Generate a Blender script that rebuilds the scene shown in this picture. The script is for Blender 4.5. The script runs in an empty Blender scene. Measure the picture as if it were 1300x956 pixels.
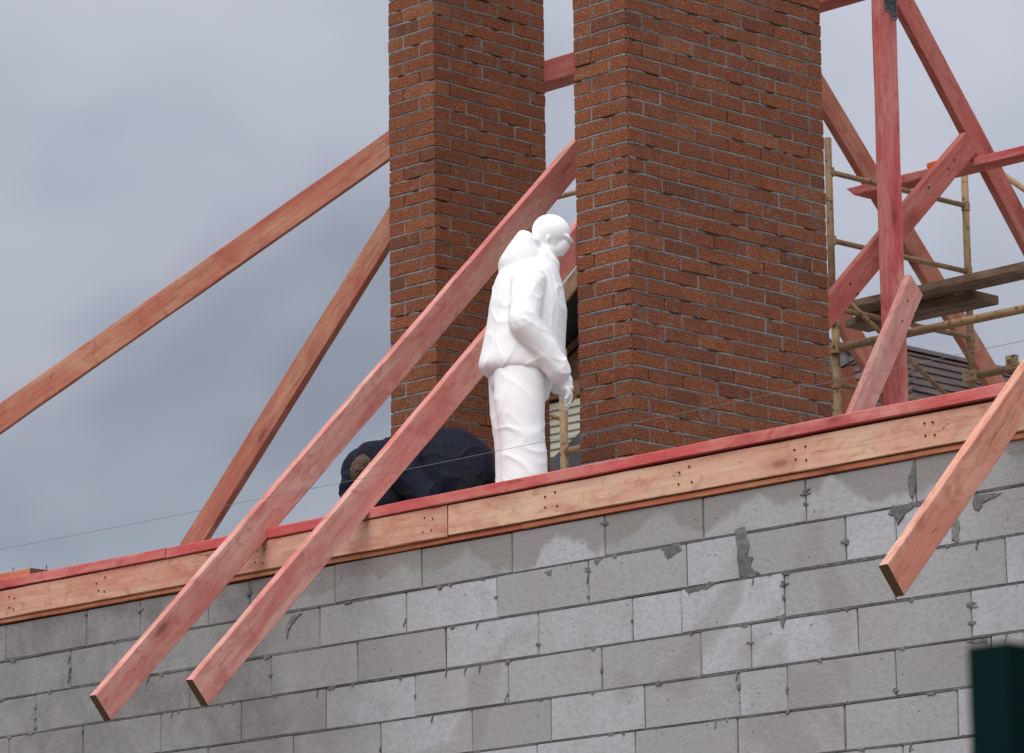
import bpy, bmesh, math, random
from mathutils import Vector, Matrix, noise
random.seed(7)
R = math.radians
sc = bpy.context.scene
col = sc.collection

# ------------------------------------------------------------------ camera
cam_d = bpy.data.cameras.new('camera'); cam = bpy.data.objects.new('camera', cam_d); col.objects.link(cam)
r_ = Vector((0.71059411, -0.70348595, -0.01278782)); u_ = Vector((-0.13629035, -0.15545253, 0.97839637)); f_ = Vector((0.690276, 0.69349984, 0.206342))
cam.matrix_world = Matrix(((r_.x, u_.x, -f_.x, -14.66897), (r_.y, u_.y, -f_.y, -13.87003), (r_.z, u_.z, -f_.z, 1.6), (0, 0, 0, 1)))
cam_d.sensor_width = 36; cam_d.lens = 142.48; cam_d.clip_start = 0.3; cam_d.clip_end = 3000
cam_d.dof.use_dof = True; cam_d.dof.focus_distance = 19.6; cam_d.dof.aperture_fstop = 10.0
sc.camera = cam

# ------------------------------------------------------------------ world: overcast sky
SUN_DIR = Vector((-0.58, -0.26, 0.78)).normalized()      # towards the sun
W = bpy.data.worlds.new('World'); sc.world = W; W.use_nodes = True
nt = W.node_tree; nt.nodes.clear()
def wn(t, **k):
    n = nt.nodes.new(t)
    for a, b in k.items(): setattr(n, a, b)
    return n
out = wn('ShaderNodeOutputWorld'); bg = wn('ShaderNodeBackground'); bg2 = wn('ShaderNodeBackground'); add = wn('ShaderNodeAddShader')
sky = wn('ShaderNodeTexSky', sky_type='NISHITA', sun_disc=False)
sky.sun_elevation = math.asin(SUN_DIR.z); sky.sun_rotation = math.atan2(SUN_DIR.x, SUN_DIR.y)
nt.links.new(sky.outputs[0], bg2.inputs[0]); bg2.inputs[1].default_value = 0.05 * 0.15
tc = wn('ShaderNodeTexCoord'); mp = wn('ShaderNodeMapping'); mp.inputs['Scale'].default_value = (1, 1, 1.5); mp.inputs['Location'].default_value = (0.89, 2.41, -2.32)
nt.links.new(tc.outputs['Generated'], mp.inputs['Vector'])
def wnoise(scale, detail, rough, dist=0):
    n = wn('ShaderNodeTexNoise'); n.inputs['Scale'].default_value = scale; n.inputs['Detail'].default_value = detail
    n.inputs['Roughness'].default_value = rough; n.inputs['Distortion'].default_value = dist
    nt.links.new(mp.outputs[0], n.inputs['Vector']); return n
n1 = wnoise(5.2, 3.5, 0.45, 0.3); n2 = wnoise(16, 4, 0.45, 0.2)
mx = wn('ShaderNodeMix', data_type='FLOAT'); mx.inputs[0].default_value = 0.14
nt.links.new(n1.outputs['Fac'], mx.inputs[2]); nt.links.new(n2.outputs['Fac'], mx.inputs[3])
cr = wn('ShaderNodeValToRGB'); nt.links.new(mx.outputs[0], cr.inputs[0])
cr.color_ramp.elements[0].position = 0.37; cr.color_ramp.elements[0].color = (0.250, 0.275, 0.335, 1)
cr.color_ramp.elements[1].position = 0.64; cr.color_ramp.elements[1].color = (0.510, 0.525, 0.600, 1)
e = cr.color_ramp.elements.new(0.49); e.color = (0.405, 0.425, 0.497, 1)
sep = wn('ShaderNodeSeparateXYZ'); nt.links.new(tc.outputs['Generated'], sep.inputs[0])
mr = wn('ShaderNodeMapRange'); mr.inputs['From Min'].default_value = 0.2; mr.inputs['From Max'].default_value = 1.0
mr.inputs['To Min'].default_value = 1.0; mr.inputs['To Max'].default_value = 2.1
nt.links.new(sep.outputs[2], mr.inputs[0]); nt.links.new(cr.outputs[0], bg.inputs[0]); nt.links.new(mr.outputs[0], bg.inputs[1])
nt.links.new(bg.outputs[0], add.inputs[0]); nt.links.new(bg2.outputs[0], add.inputs[1]); nt.links.new(add.outputs[0], out.inputs[0])

sun_d = bpy.data.lights.new('sun', 'SUN'); sun = bpy.data.objects.new('sun', sun_d); col.objects.link(sun)
sun_d.energy = 2.9; sun_d.angle = R(55); sun_d.color = (1, 0.975, 0.945)
sun.rotation_euler = (-SUN_DIR).to_track_quat('-Z', 'Y').to_euler()
sc.view_settings.view_transform = 'Standard'; sc.view_settings.look = 'None'; sc.view_settings.exposure = 0.0; sc.view_settings.gamma = 1.0

# ------------------------------------------------------------------ materials
class NT:
    def __init__(s, name):
        s.m = bpy.data.materials.new(name); s.m.use_nodes = True; s.t = s.m.node_tree
        s.b = s.t.nodes['Principled BSDF']; s.o = s.t.nodes['Material Output']; s.b.inputs['Roughness'].default_value = 0.85
        s.b.inputs['Specular IOR Level'].default_value = 0.25
    def n(s, t, **k):
        x = s.t.nodes.new(t)
        for a, b in k.items(): setattr(x, a, b)
        return x
    def l(s, a, b): s.t.links.new(a, b)
    def coords(s, kind='Object', scale=(1, 1, 1), rnd=True):
        tcn = s.n('ShaderNodeTexCoord'); mpn = s.n('ShaderNodeMapping'); mpn.inputs['Scale'].default_value = scale
        src = tcn.outputs[kind] if kind != 'World' else s.n('ShaderNodeNewGeometry').outputs['Position']
        if rnd:
            oi = s.n('ShaderNodeObjectInfo'); ml = s.n('ShaderNodeMath', operation='MULTIPLY'); ml.inputs[1].default_value = 37.0
            s.l(oi.outputs['Random'], ml.inputs[0]); va = s.n('ShaderNodeVectorMath', operation='ADD'); s.l(src, va.inputs[0]); s.l(ml.outputs[0], va.inputs[1]); src = va.outputs[0]
        s.l(src, mpn.inputs[0]); return mpn.outputs[0]
    def noise(s, vec, scale, detail=4, rough=0.55, dist=0.0):
        x = s.n('ShaderNodeTexNoise'); x.inputs['Scale'].default_value = scale; x.inputs['Detail'].default_value = detail
        x.inputs['Roughness'].default_value = rough; x.inputs['Distortion'].default_value = dist; s.l(vec, x.inputs['Vector']); return x.outputs['Fac']
    def ramp(s, fac, stops, interp='LINEAR'):
        x = s.n('ShaderNodeValToRGB'); s.l(fac, x.inputs[0]); cr = x.color_ramp; cr.interpolation = interp
        while len(cr.elements) < len(stops): cr.elements.new(0.5)
        for e_, (p, c) in zip(cr.elements, stops):
            e_.position = p; e_.color = (c, c, c, 1) if isinstance(c, (int, float)) else (*c, 1)
        return x.outputs[0]
    def mix(s, fac, a, b, blend='MIX'):
        x = s.n('ShaderNodeMix', data_type='RGBA', blend_type=blend)
        if isinstance(fac, (int, float)): x.inputs[0].default_value = fac
        else: s.l(fac, x.inputs[0])
        for v, i in ((a, 6), (b, 7)):
            if isinstance(v, tuple): x.inputs[i].default_value = (*v, 1)
            else: s.l(v, x.inputs[i])
        return x.outputs[2]
    def math(s, op, a, b=None):
        x = s.n('ShaderNodeMath', operation=op)
        for v, i in ((a, 0), (b, 1)):
            if v is None: continue
            if isinstance(v, (int, float)): x.inputs[i].default_value = v
            else: s.l(v, x.inputs[i])
        return x.outputs[0]
    def bump(s, h, strength=0.3, dist=0.01):
        x = s.n('ShaderNodeBump'); x.inputs['Strength'].default_value = strength; x.inputs['Distance'].default_value = dist
        s.l(h, x.inputs['Height']); s.l(x.outputs[0], s.b.inputs['Normal'])
    def base(s, c):
        if isinstance(c, tuple): s.b.inputs['Base Color'].default_value = (*c, 1)
        else: s.l(c, s.b.inputs['Base Color'])
    def rnd(s): return s.n('ShaderNodeObjectInfo').outputs['Random']

def mat_timber(name, wood, stain, amount, streak=0.5, dark=(0.12, 0.035, 0.025)):
    """sawn pine with a patchy brushed-on stain; grain runs along local X"""
    g = NT(name)
    v = g.coords('Object', (1.0, 1.0, 1.0))
    def sc3(a, b, c):
        m_ = g.n('ShaderNodeMapping'); m_.inputs['Scale'].default_value = (a, b, c); g.l(v, m_.inputs[0]); return m_.outputs[0]
    warp = g.noise(sc3(0.9, 3, 3), 1.0, 3)
    va = g.n('ShaderNodeVectorMath', operation='MULTIPLY_ADD'); wc = g.n('ShaderNodeCombineXYZ'); g.l(warp, wc.inputs[1]); g.l(warp, wc.inputs[2])
    g.l(wc.outputs[0], va.inputs[0]); va.inputs[1].default_value = (0, 0.09, 0.09); g.l(v, va.inputs[2])
    gm = g.n('ShaderNodeMapping'); gm.inputs['Scale'].default_value = (1.6, 55, 55); g.l(va.outputs[0], gm.inputs[0])
    grain = g.noise(gm.outputs[0], 1.0, 4, 0.6)
    blot = g.noise(sc3(1.7, 7, 7), 1.0, 5, 0.6, 0.5)
    blot2 = g.noise(sc3(7, 13, 13), 1.0, 4, 0.6, 1.2)
    f1 = g.ramp(blot, [(0.36, max(0, amount - 0.50)), (0.62, min(1, amount + 0.35))])
    c = g.mix(f1, wood, stain)
    c = g.mix(g.ramp(blot2, [(0.50, 0.0), (0.66, 0.60)]), c, tuple(x * 0.78 for x in stain))
    c = g.mix(g.ramp(grain, [(0.30, streak * 0.75), (0.52, 0.0)]), c, tuple(0.55 * x + 0.1 * y for x, y in zip(stain, wood)))
    c = g.mix(g.ramp(grain, [(0.56, 0.0), (0.80, streak * 0.55)]), c, tuple(min(1, x * 1.25) for x in wood))
    # knots
    vo = g.n('ShaderNodeTexVoronoi'); vo.inputs['Scale'].default_value = 1.0; g.l(sc3(2.3, 0.25, 6.5), vo.inputs['Vector'])
    kd = g.math('ADD', vo.outputs['Distance'], g.math('MULTIPLY', g.noise(sc3(14, 14, 14), 2.0, 2), 0.10))
    pick = g.math('GREATER_THAN', g.ramp(vo.outputs['Color'], [(0, 0.0), (1, 1.0)]), 0.40)
    c = g.mix(g.math('MULTIPLY', g.ramp(kd, [(0.12, 0.8), (0.20, 0.0)]), pick), c, dark)
    c = g.mix(g.math('MULTIPLY', g.ramp(kd, [(0.18, 0.5), (0.42, 0.0)]), pick), c, tuple(x * 0.7 for x in stain))
    # thin splits running with the grain
    cm = g.n('ShaderNodeMapping'); cm.inputs['Scale'].default_value = (1.1, 20, 20); g.l(va.outputs[0], cm.inputs[0])
    ck = g.noise(cm.outputs[0], 1.0, 2, 0.4)
    c = g.mix(g.ramp(g.math('ABSOLUTE', g.math('SUBTRACT', ck, 0.66)), [(0.0, 0.7), (0.006, 0.0)]), c, dark)
    g.base(c); g.b.inputs['Roughness'].default_value = 0.8
    g.bump(g.math('ADD', grain, g.math('MULTIPLY', blot2, 0.5)), 0.35, 0.003)
    return g.m
M = {}
M['pink'] = mat_timber('pink_stained_pine', (0.64, 0.38, 0.31), (0.55, 0.165, 0.14), 0.58)
M['peachred'] = mat_timber('peach_pine_with_red_wash', (0.60, 0.37, 0.265), (0.54, 0.19, 0.14), 0.42, 0.45, (0.2, 0.05, 0.04))
M['pinkpale'] = mat_timber('pale_pink_stained_pine', (0.62, 0.37, 0.31), (0.54, 0.19, 0.165), 0.50)
M['red'] = mat_timber('red_stained_pine', (0.64, 0.27, 0.23), (0.53, 0.090, 0.088), 0.66, 0.4)
M['peach'] = mat_timber('peach_pine', (0.66, 0.44, 0.31), (0.58, 0.25, 0.18), 0.22, 0.45, (0.2, 0.05, 0.04))
M['orange_pink'] = mat_timber('orange_pink_pine', (0.70, 0.42, 0.30), (0.60, 0.21, 0.15), 0.46, 0.5)
M['strip'] = mat_timber('orange_pine', (0.50, 0.25, 0.13), (0.50, 0.13, 0.075), 0.55)
M['salmon'] = mat_timber('salmon_pine', (0.50, 0.27, 0.175), (0.43, 0.125, 0.085), 0.58, 0.7)
M['rosy'] = mat_timber('rosy_pine', (0.56, 0.24, 0.19), (0.47, 0.105, 0.085), 0.60, 0.5)
M['deck'] = mat_timber('weathered_deck_wood', (0.26, 0.175, 0.115), (0.12, 0.075, 0.05), 0.5, 0.9, (0.03, 0.02, 0.015))

def mat_end():
    g = NT('shaded_end_grain'); v = g.coords('Object', (1, 1, 1))
    w = g.n('ShaderNodeTexWave', wave_type='RINGS', rings_direction='X'); w.inputs['Scale'].default_value = 22; w.inputs['Distortion'].default_value = 2.5; w.inputs['Detail'].default_value = 3; g.l(v, w.inputs['Vector'])
    g.base(g.mix(w.outputs['Fac'], (0.10, 0.062, 0.035), (0.17, 0.105, 0.055))); g.bump(w.outputs['Fac'], 0.3, 0.002); return g.m  # brown end grain, darkened further to carry the shade on the cut ends
M['end'] = mat_end()

def mat_brick():
    g = NT('brown_textured_brick'); v = g.coords('World', (1, 1, 1), rnd=False); vr = g.coords('World', (1, 1, 1), rnd=True)
    tone = g.noise(g.coords('World', (3.6, 3.6, 12), False), 1.0, 1)
    c = g.ramp(g.rnd(), [(0.0, (0.21, 0.080, 0.047)), (0.12, (0.295, 0.100, 0.048)), (0.6, (0.345, 0.115, 0.050)), (0.94, (0.375, 0.128, 0.054)), (1.0, (0.41, 0.157, 0.074))])
    c = g.mix(g.ramp(tone, [(0.35, 0.30), (0.6, 0.0)]), c, (0.23, 0.078, 0.040))
    rip = g.n('ShaderNodeTexWave', wave_type='BANDS', bands_direction='DIAGONAL'); rip.inputs['Scale'].default_value = 24
    rip.inputs['Distortion'].default_value = 22; rip.inputs['Detail'].default_value = 3; rip.inputs['Detail Scale'].default_value = 1.6; g.l(vr, rip.inputs['Vector'])
    fine = g.noise(v, 120, 4, 0.6)
    c = g.mix(g.ramp(rip.outputs['Fac'], [(0.0, 0.6), (0.45, 0.0)]), c, (0.14, 0.046, 0.024))
    c = g.mix(g.ramp(fine, [(0.60, 0.0), (0.80, 0.12)]), c, (0.42, 0.16, 0.08))
    smear = g.noise(v, 9, 5, 0.65, 0.8)
    c = g.mix(g.ramp(smear, [(0.57, 0.0), (0.70, 0.62)]), c, (0.215, 0.185, 0.170))
    g.base(c); g.b.inputs['Roughness'].default_value = 0.9
    g.bump(g.math('ADD', rip.outputs['Fac'], g.math('MULTIPLY', fine, 0.25)), 0.85, 0.009); return g.m
M['brick'] = mat_brick()
def mat_mortar(name, a, b):
    g = NT(name); v = g.coords('World', (1, 1, 1), False); n = g.noise(v, 40, 5, 0.65); big = g.noise(v, 4, 3)
    c = g.mix(g.ramp(n, [(0.3, 0.0), (0.7, 1.0)]), a, b)
    c = g.mix(g.ramp(big, [(0.40, 0.5), (0.6, 0.0)]), c, tuple(x * 0.62 for x in a)); g.base(c); g.bump(n, 0.9, 0.012); return g.m
M['mortar'] = mat_mortar('grey_brick_mortar', (0.155, 0.145, 0.140), (0.285, 0.270, 0.264))
M['glue'] = mat_mortar('dark_block_mortar', (0.095, 0.092, 0.092), (0.205, 0.200, 0.198))

def mat_block():
    g = NT('aerated_concrete_block'); v = g.coords('World', (1, 1, 1), False)
    c = g.ramp(g.rnd(), [(0.0, (0.310, 0.303, 0.305)), (0.30, (0.370, 0.364, 0.368)), (0.55, (0.425, 0.426, 0.448)), (1.0, (0.475, 0.480, 0.515))])
    cloud = g.noise(v, 3.5, 4, 0.55, 0.3)
    c = g.mix(g.ramp(cloud, [(0.40, 0.0), (0.60, 0.30)]), c, (0.33, 0.308, 0.295))
    # damp stain soaking down from the wall top, with drier lobes below it
    sp = g.n('ShaderNodeSeparateXYZ'); geo = g.n('ShaderNodeNewGeometry'); g.l(geo.outputs['Position'], sp.inputs[0])
    cy = g.n('ShaderNodeCombineXYZ'); g.l(sp.outputs[1], cy.inputs[1])
    zs = g.math('MULTIPLY', sp.outputs[2], 0.35); g.l(zs, cy.inputs[2])
    lobe = g.noise(cy.outputs[0], 2.3, 3, 0.5)
    edge = g.math('SUBTRACT', sp.outputs[2], g.math('ADD', 4.30, g.math('MULTIPLY', lobe, 0.66)))
    damp = g.ramp(g.math('MULTIPLY', g.math('ADD', edge, g.math('MULTIPLY', g.noise(v, 11, 4), 0.05)), 10), [(0.15, 0.0), (0.5, 1.0)])
    c = g.mix(g.math('MULTIPLY', damp, 0.78), c, (0.240, 0.217, 0.207))
    # second, random damp spread lower down
    dl = g.noise(v, 1.35, 3, 0.5, 0.4)
    c = g.mix(g.ramp(dl, [(0.56, 0.0), (0.62, 0.46)]), c, (0.255, 0.232, 0.218))
    # the left part of the wall is darker and mottled
    lf = g.math('ADD', sp.outputs[1], g.math('MULTIPLY', g.noise(v, 3, 3), 0.9))
    mrn = g.n('ShaderNodeMapRange'); mrn.inputs['From Min'].default_value = -0.1; mrn.inputs['From Max'].default_value = 1.6; mrn.inputs['To Max'].default_value = 0.78; g.l(lf, mrn.inputs[0])
    c = g.mix(mrn.outputs[0], c, g.mix(g.ramp(g.noise(v, 5, 5, 0.65, 0.4), [(0.38, 0.0), (0.62, 1.0)]), (0.150, 0.140, 0.134), (0.240, 0.229, 0.222)))
    # pits and scratches
    pit = g.n('ShaderNodeTexVoronoi'); pit.inputs['Scale'].default_value = 26; g.l(v, pit.inputs['Vector'])
    pk = g.math('GREATER_THAN', g.ramp(pit.outputs['Color'], [(0, 0.0), (1, 1.0)]), 0.72)
    pf = g.math('MULTIPLY', g.ramp(pit.outputs['Distance'], [(0.08, 0.75), (0.15, 0.0)]), pk)
    c = g.mix(pf, c, (0.10, 0.095, 0.092))
    sm = g.n('ShaderNodeMapping'); sm.inputs['Rotation'].default_value = (R(28), 0, 0); sm.inputs['Scale'].default_value = (6, 6, 40); g.l(v, sm.inputs[0])
    scn = g.noise(sm.outputs[0], 1.0, 2, 0.5)
    c = g.mix(g.ramp(scn, [(0.74, 0.0), (0.77, 0.45)]), c, (0.16, 0.15, 0.145))
    fine = g.noise(v, 220, 3, 0.6); mid = g.noise(v, 38, 5, 0.6)
    c = g.mix(g.ramp(mid, [(0.36, 0.30), (0.52, 0.0)]), c, (0.27, 0.257, 0.25))
    g.base(c); g.b.inputs['Roughness'].default_value = 0.95
    g.bump(g.math('SUBTRACT', g.math('ADD', g.math('MULTIPLY', fine, 0.6), mid), pf), 0.8, 0.005); return g.m
M['block'] = mat_block()

def mat_simple(name, col_a, col_b, scale=20, rough=0.85, bump=0.3, metal=0.0, bd=0.004):
    g = NT(name); v = g.coords('Object', (1, 1, 1)); n = g.noise(v, scale, 5, 0.6)
    g.base(g.ramp(n, [(0.32, col_a), (0.68, col_b)])); g.b.inputs['Roughness'].default_value = rough; g.b.inputs['Metallic'].default_value = metal
    if bump: g.bump(n, bump, bd)
    return g.m
def mat_pipe():
    g = NT('rusty_painted_pipe'); v = g.coords('Object', (1, 1, 1)); n = g.noise(v, 26, 5, 0.7); b = g.noise(v, 5, 3)
    c = g.ramp(b, [(0.3, (0.40, 0.27, 0.14)), (0.7, (0.27, 0.175, 0.09))])
    c = g.mix(g.ramp(n, [(0.56, 0.0), (0.64, 0.9)]), c, (0.055, 0.035, 0.025))
    c = g.mix(g.ramp(n, [(0.30, 0.6), (0.40, 0.0)]), c, (0.50, 0.42, 0.30)); g.base(c); g.b.inputs['Roughness'].default_value = 0.6; g.bump(n, 0.5, 0.002); return g.m
M['pipe'] = mat_pipe()
M['steel'] = mat_simple('galvanised_nail_plate', (0.06, 0.06, 0.065), (0.42, 0.43, 0.45), 90, 0.45, 0.5, 0.6)
M['nail'] = mat_simple('dark_nail_steel', (0.03, 0.03, 0.03), (0.07, 0.065, 0.06), 60, 0.5, 0.0, 0.5)
M['soil'] = mat_simple('bare_soil', (0.10, 0.075, 0.05), (0.20, 0.16, 0.11), 3, 0.95, 0.6, 0, 0.05)
M['slab'] = mat_simple('rough_concrete', (0.22, 0.21, 0.20), (0.34, 0.33, 0.32), 6, 0.9, 0.4)
M['smear'] = mat_mortar('smeared_mortar', (0.13, 0.125, 0.122), (0.27, 0.262, 0.258))
M['navy'] = mat_simple('navy_work_cloth', (0.003, 0.0042, 0.012), (0.0065, 0.009, 0.023), 14, 0.8, 0.5, 0, 0.01)
M['black'] = mat_simple('black_work_cloth', (0.003, 0.0036, 0.007), (0.0065, 0.0075, 0.013), 14, 0.85, 0.5, 0, 0.01)
M['hair'] = mat_simple('brown_hair', (0.045, 0.028, 0.018), (0.17, 0.11, 0.065), 45, 0.6, 0.9, 0, 0.012)
M['skin'] = mat_simple('skin', (0.42, 0.24, 0.17), (0.50, 0.29, 0.21), 10, 0.6, 0.1)
M['white'] = mat_simple('white_work_cloth', (0.88, 0.88, 0.885), (0.93, 0.93, 0.93), 9, 0.9, 0.10, 0, 0.004)
M['shingle'] = mat_simple('brown_roof_shingle', (0.046, 0.030, 0.027), (0.088, 0.058, 0.050), 2.3, 0.7, 0.4)
M['shingle2'] = mat_simple('underlay_and_attic_shade', (0.018, 0.015, 0.017), (0.032, 0.026, 0.028), 3, 0.8, 0.2)  # roof underlay; also paints the shade inside the open gable
M['cream'] = mat_simple('cream_siding', (0.42, 0.40, 0.31), (0.52, 0.50, 0.40), 2, 0.7, 0.15)
M['bargewood'] = mat_simple('brown_fascia_wood', (0.15, 0.09, 0.05), (0.27, 0.17, 0.10), 8, 0.8, 0.3)
M['darkroof'] = mat_simple('dark_grey_sheet', (0.045, 0.046, 0.055), (0.075, 0.076, 0.088), 2, 0.6, 0.2)
M['green'] = mat_simple('dark_green_sheet_metal', (0.0015, 0.011, 0.0115), (0.0025, 0.016, 0.016), 3, 0.9, 0.1, 0.0); M['green'].node_tree.nodes['Principled BSDF'].inputs['Specular IOR Level'].default_value = 0.05
M['orange'] = mat_simple('orange_plastic', (0.70, 0.12, 0.01), (0.85, 0.18, 0.02), 10, 0.5, 0)
M['cable'] = mat_simple('grey_cable', (0.16, 0.16, 0.18), (0.22, 0.22, 0.24), 10, 0.6, 0)

# ------------------------------------------------------------------ helpers
def mesh(name, verts, faces, mats=(), smooth=False, fm=None):
    me = bpy.data.meshes.new(name); me.from_pydata([tuple(v) for v in verts], [], faces)
    for m_ in mats: me.materials.append(m_)
    if fm:
        for p, i in zip(me.polygons, fm): p.material_index = i
    if smooth:
        for p in me.polygons: p.use_smooth = True
    me.update(); return me
def link(name, me, parent=None, loc=None, kind=None):
    o = bpy.data.objects.new(name, me); col.objects.link(o)
    if parent: o.parent = parent
    if loc is not None: o.location = loc
    if kind: o['kind'] = kind
    return o
def tag(o, label, cat, group=None):
    o['label'] = label; o['category'] = cat
    if group: o['group'] = group
    return o
def thing(name, label, cat, loc=(0, 0, 0), group=None):
    o = bpy.data.objects.new(name, None); o.empty_display_size = 0.2; col.objects.link(o); o.location = loc; return tag(o, label, cat, group)
CUBE_F = [(0, 3, 2, 1), (4, 5, 6, 7), (0, 1, 5, 4), (1, 2, 6, 5), (2, 3, 7, 6), (3, 0, 4, 7)]
def boxv(a, b):
    (x0, y0, z0), (x1, y1, z1) = a, b
    return [(x0, y0, z0), (x1, y0, z0), (x1, y1, z0), (x0, y1, z0), (x0, y0, z1), (x1, y0, z1), (x1, y1, z1), (x0, y1, z1)]
class MB:
    def __init__(s): s.v = []; s.f = []; s.m = []
    def add(s, v, f, m=0):
        n = len(s.v); s.v += [tuple(x) for x in v]; s.f += [tuple(i + n for i in q) for q in f]; s.m += [m] * len(f)
    def box(s, a, b, m=0): s.add(boxv(a, b), CUBE_F, m)
    def prism(s, poly, off, m=0):      # closed polygon (3D points) extruded by vector off
        n = len(poly); off = Vector(off); v = [Vector(p) for p in poly]; v += [p + off for p in v]
        f = [tuple(range(n - 1, -1, -1)), tuple(range(n, 2 * n))] + [(i, (i + 1) % n, (i + 1) % n + n, i + n) for i in range(n)]
        s.add(v, f, m)
    def tube(s, p0, p1, r, n=10, m=0, r1=None):
        p0, p1 = Vector(p0), Vector(p1); d = (p1 - p0).normalized(); a = d.orthogonal().normalized(); b = d.cross(a); r1 = r if r1 is None else r1
        v = [p0 + (a * math.cos(t) + b * math.sin(t)) * r for t in [2 * math.pi * i / n for i in range(n)]]
        v += [p1 + (a * math.cos(t) + b * math.sin(t)) * r1 for t in [2 * math.pi * i / n for i in range(n)]]
        s.add(v, [(i, (i + 1) % n, (i + 1) % n + n, i + n) for i in range(n)] + [tuple(range(n - 1, -1, -1)), tuple(range(n, 2 * n))], m)
    def mesh(s, name, mats, smooth=False):
        me = mesh(name, s.v, s.f, mats, smooth, s.m)
        bm = bmesh.new(); bm.from_mesh(me); bmesh.ops.recalc_face_normals(bm, faces=bm.faces); bm.to_mesh(me); bm.free(); return me

def rough_box(name, L, t, h, mat, ch=0.004, jit=0.0015, seg=0.22, cut0=0.0, cut1=0.0, seed=0, center=False, endmat=None):
    """board along local X (0..L), local Y 0..t, local Z -h..0, chamfered long edges, wavering slightly"""
    rr = random.Random(seed); n = max(2, int(L / seg)); V = []; F = []; FM = []
    prof = [(ch, -h), (t - ch, -h), (t, -h + ch), (t, -ch), (t - ch, 0), (ch, 0), (0, -ch), (0, -h + ch)]
    by = rr.uniform(-1, 1) * 0.007 * min(L, 4) / 4; bz = rr.uniform(-1, 1) * 0.006 * min(L, 4) / 4
    for i in range(n + 1):
        x = L * i / n; w = math.sin(math.pi * i / n)
        x0 = 0
        for (y, z) in prof:
            q = -z / h
            dx = cut0 * q * (1 if i == 0 else 0) + cut1 * q * (1 if i == n else 0)
            V.append((x + dx, y + by * w + rr.uniform(-jit, jit), z + bz * w + rr.uniform(-jit, jit)))
    for i in range(n):
        for j in range(8):
            a = i * 8 + j; b = i * 8 + (j + 1) % 8; F.append((a, b, b + 8, a + 8)); FM.append(0)
    F.append(tuple(range(7, -1, -1))); F.append(tuple(n * 8 + j for j in range(8))); FM += [1, 1]
    me = mesh(name, V, F, [mat, endmat or M['end']], False, FM)
    bm = bmesh.new(); bm.from_mesh(me); bmesh.ops.recalc_face_normals(bm, faces=bm.faces); bm.to_mesh(me); bm.free()
    return me
seed_n = [0]
def beam(name, p0, p1, side, h, t, mat, parent=None, label=None, cat='timber', group=None, cut0=0.0, cut1=0.0, endmat=None, jit=0.0015):
    """p0-p1: the top edge of the face that side points away from"""
    p0, p1 = Vector(p0), Vector(p1); x = (p1 - p0).normalized(); y = Vector(side); y = (y - x * y.dot(x)).normalized(); z = x.cross(y)
    seed_n[0] += 1
    me = rough_box(name, (p1 - p0).length, t, h, M[mat], jit=jit, cut0=cut0, cut1=cut1, seed=seed_n[0], endmat=endmat)
    o = link(name, me); mw = Matrix((x, y, z)).transposed().to_4x4(); mw.translation = p0
    if parent: o.parent = parent; o.matrix_local = Matrix.Translation(-parent.location) @ mw
    else: o.matrix_world = mw
    if label: tag(o, label, cat, group)
    return o

# ------------------------------------------------------------------ ground, slab
g_ = link('ground', mesh('ground', [(-900, -900, 0), (1500, -900, 0), (1500, 1500, 0), (-900, 1500, 0)], [(0, 1, 2, 3)], [M['soil']]), kind='structure')
sl = MB(); sl.box((-1.385, -9.0, 4.46), (5.26, 5.55, 4.70)); link('attic_floor', sl.mesh('attic_floor', [M['slab']]), kind='structure')

# ------------------------------------------------------------------ block wall
XW = -1.69; Z1 = 4.558; ZTOP = 4.752
wall = thing('block_wall', 'grey aerated concrete block wall with dark thin joints, under the timber wall plate', 'wall', (XW, 0, 0))
def wadd(o): o.location = Vector(o.location) - wall.location; o.parent = wall; return o
mc = MB(); mc.box((XW + 0.008, -9.0, 0.0), (XW + 0.30, 5.80, ZTOP - 0.003)); o = link('mortar', mc.mesh('mortar', [M['glue']])); wadd(o)
J = {1: [2.96, 2.291, 1.857, 1.334, 1.02, 0.397, -0.209, -0.815, -1.408, -2.009, -2.608, -3.215],
     2: [2.416, 1.785, 1.116, 0.507, -0.103, -0.712, -1.303, -1.905, -2.215, -2.825, -3.100, -3.425],
     3: [2.70, 2.09, 1.47, 0.859, 0.239, -0.369, -0.979, -1.569, -1.87, -2.468, -3.087, -3.679],
     4: [2.31, 1.69, 1.08, 0.46, -0.16, -0.779, -1.376, -1.977, -2.27, -2.876, -3.489],
     5: [2.55, 1.94, 1.33, 0.70, 0.08, -0.538, -1.05, -1.632, -2.198, -2.475, -3.076, -3.587, -3.76]}
def block_mesh(L, h, seed):
    rr = random.Random(seed); d = 0.29; c = 0.004
    def j(): return rr.uniform(-0.0022, 0.0022)
    # front at x=0 facing -X; y 0..L ; z 0..h
    fr = [(0.0, c + j(), c + j()), (0.0, L - c + j(), c + j()), (0.0, L - c + j(), h - c + j()), (0.0, c + j(), h - c + j())]
    bk = [(c * 1.3, j(), j()), (c * 1.3, L + j(), j()), (c * 1.3, L + j(), h + j()), (c * 1.3, j(), h + j())]
    b2 = [(0.02, 0, 0), (0.02, L, 0), (0.02, L, h), (0.02, 0, h)]
    V = fr + bk + b2; F = [(3, 2, 1, 0)]
    for i in range(4):
        k = (i + 1) % 4; F.append((i, k, k + 4, i + 4)); F.append((i + 4, k + 4, k + 8, i + 8))
    F.append((8, 9, 10, 11))
    me = mesh('block', V, F, [M['block']]); bm = bmesh.new(); bm.from_mesh(me); bmesh.ops.recalc_face_normals(bm, faces=bm.faces); bm.to_mesh(me); bm.free(); return me
rest = MB(); nb = 0
rb = random.Random(3)
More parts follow.
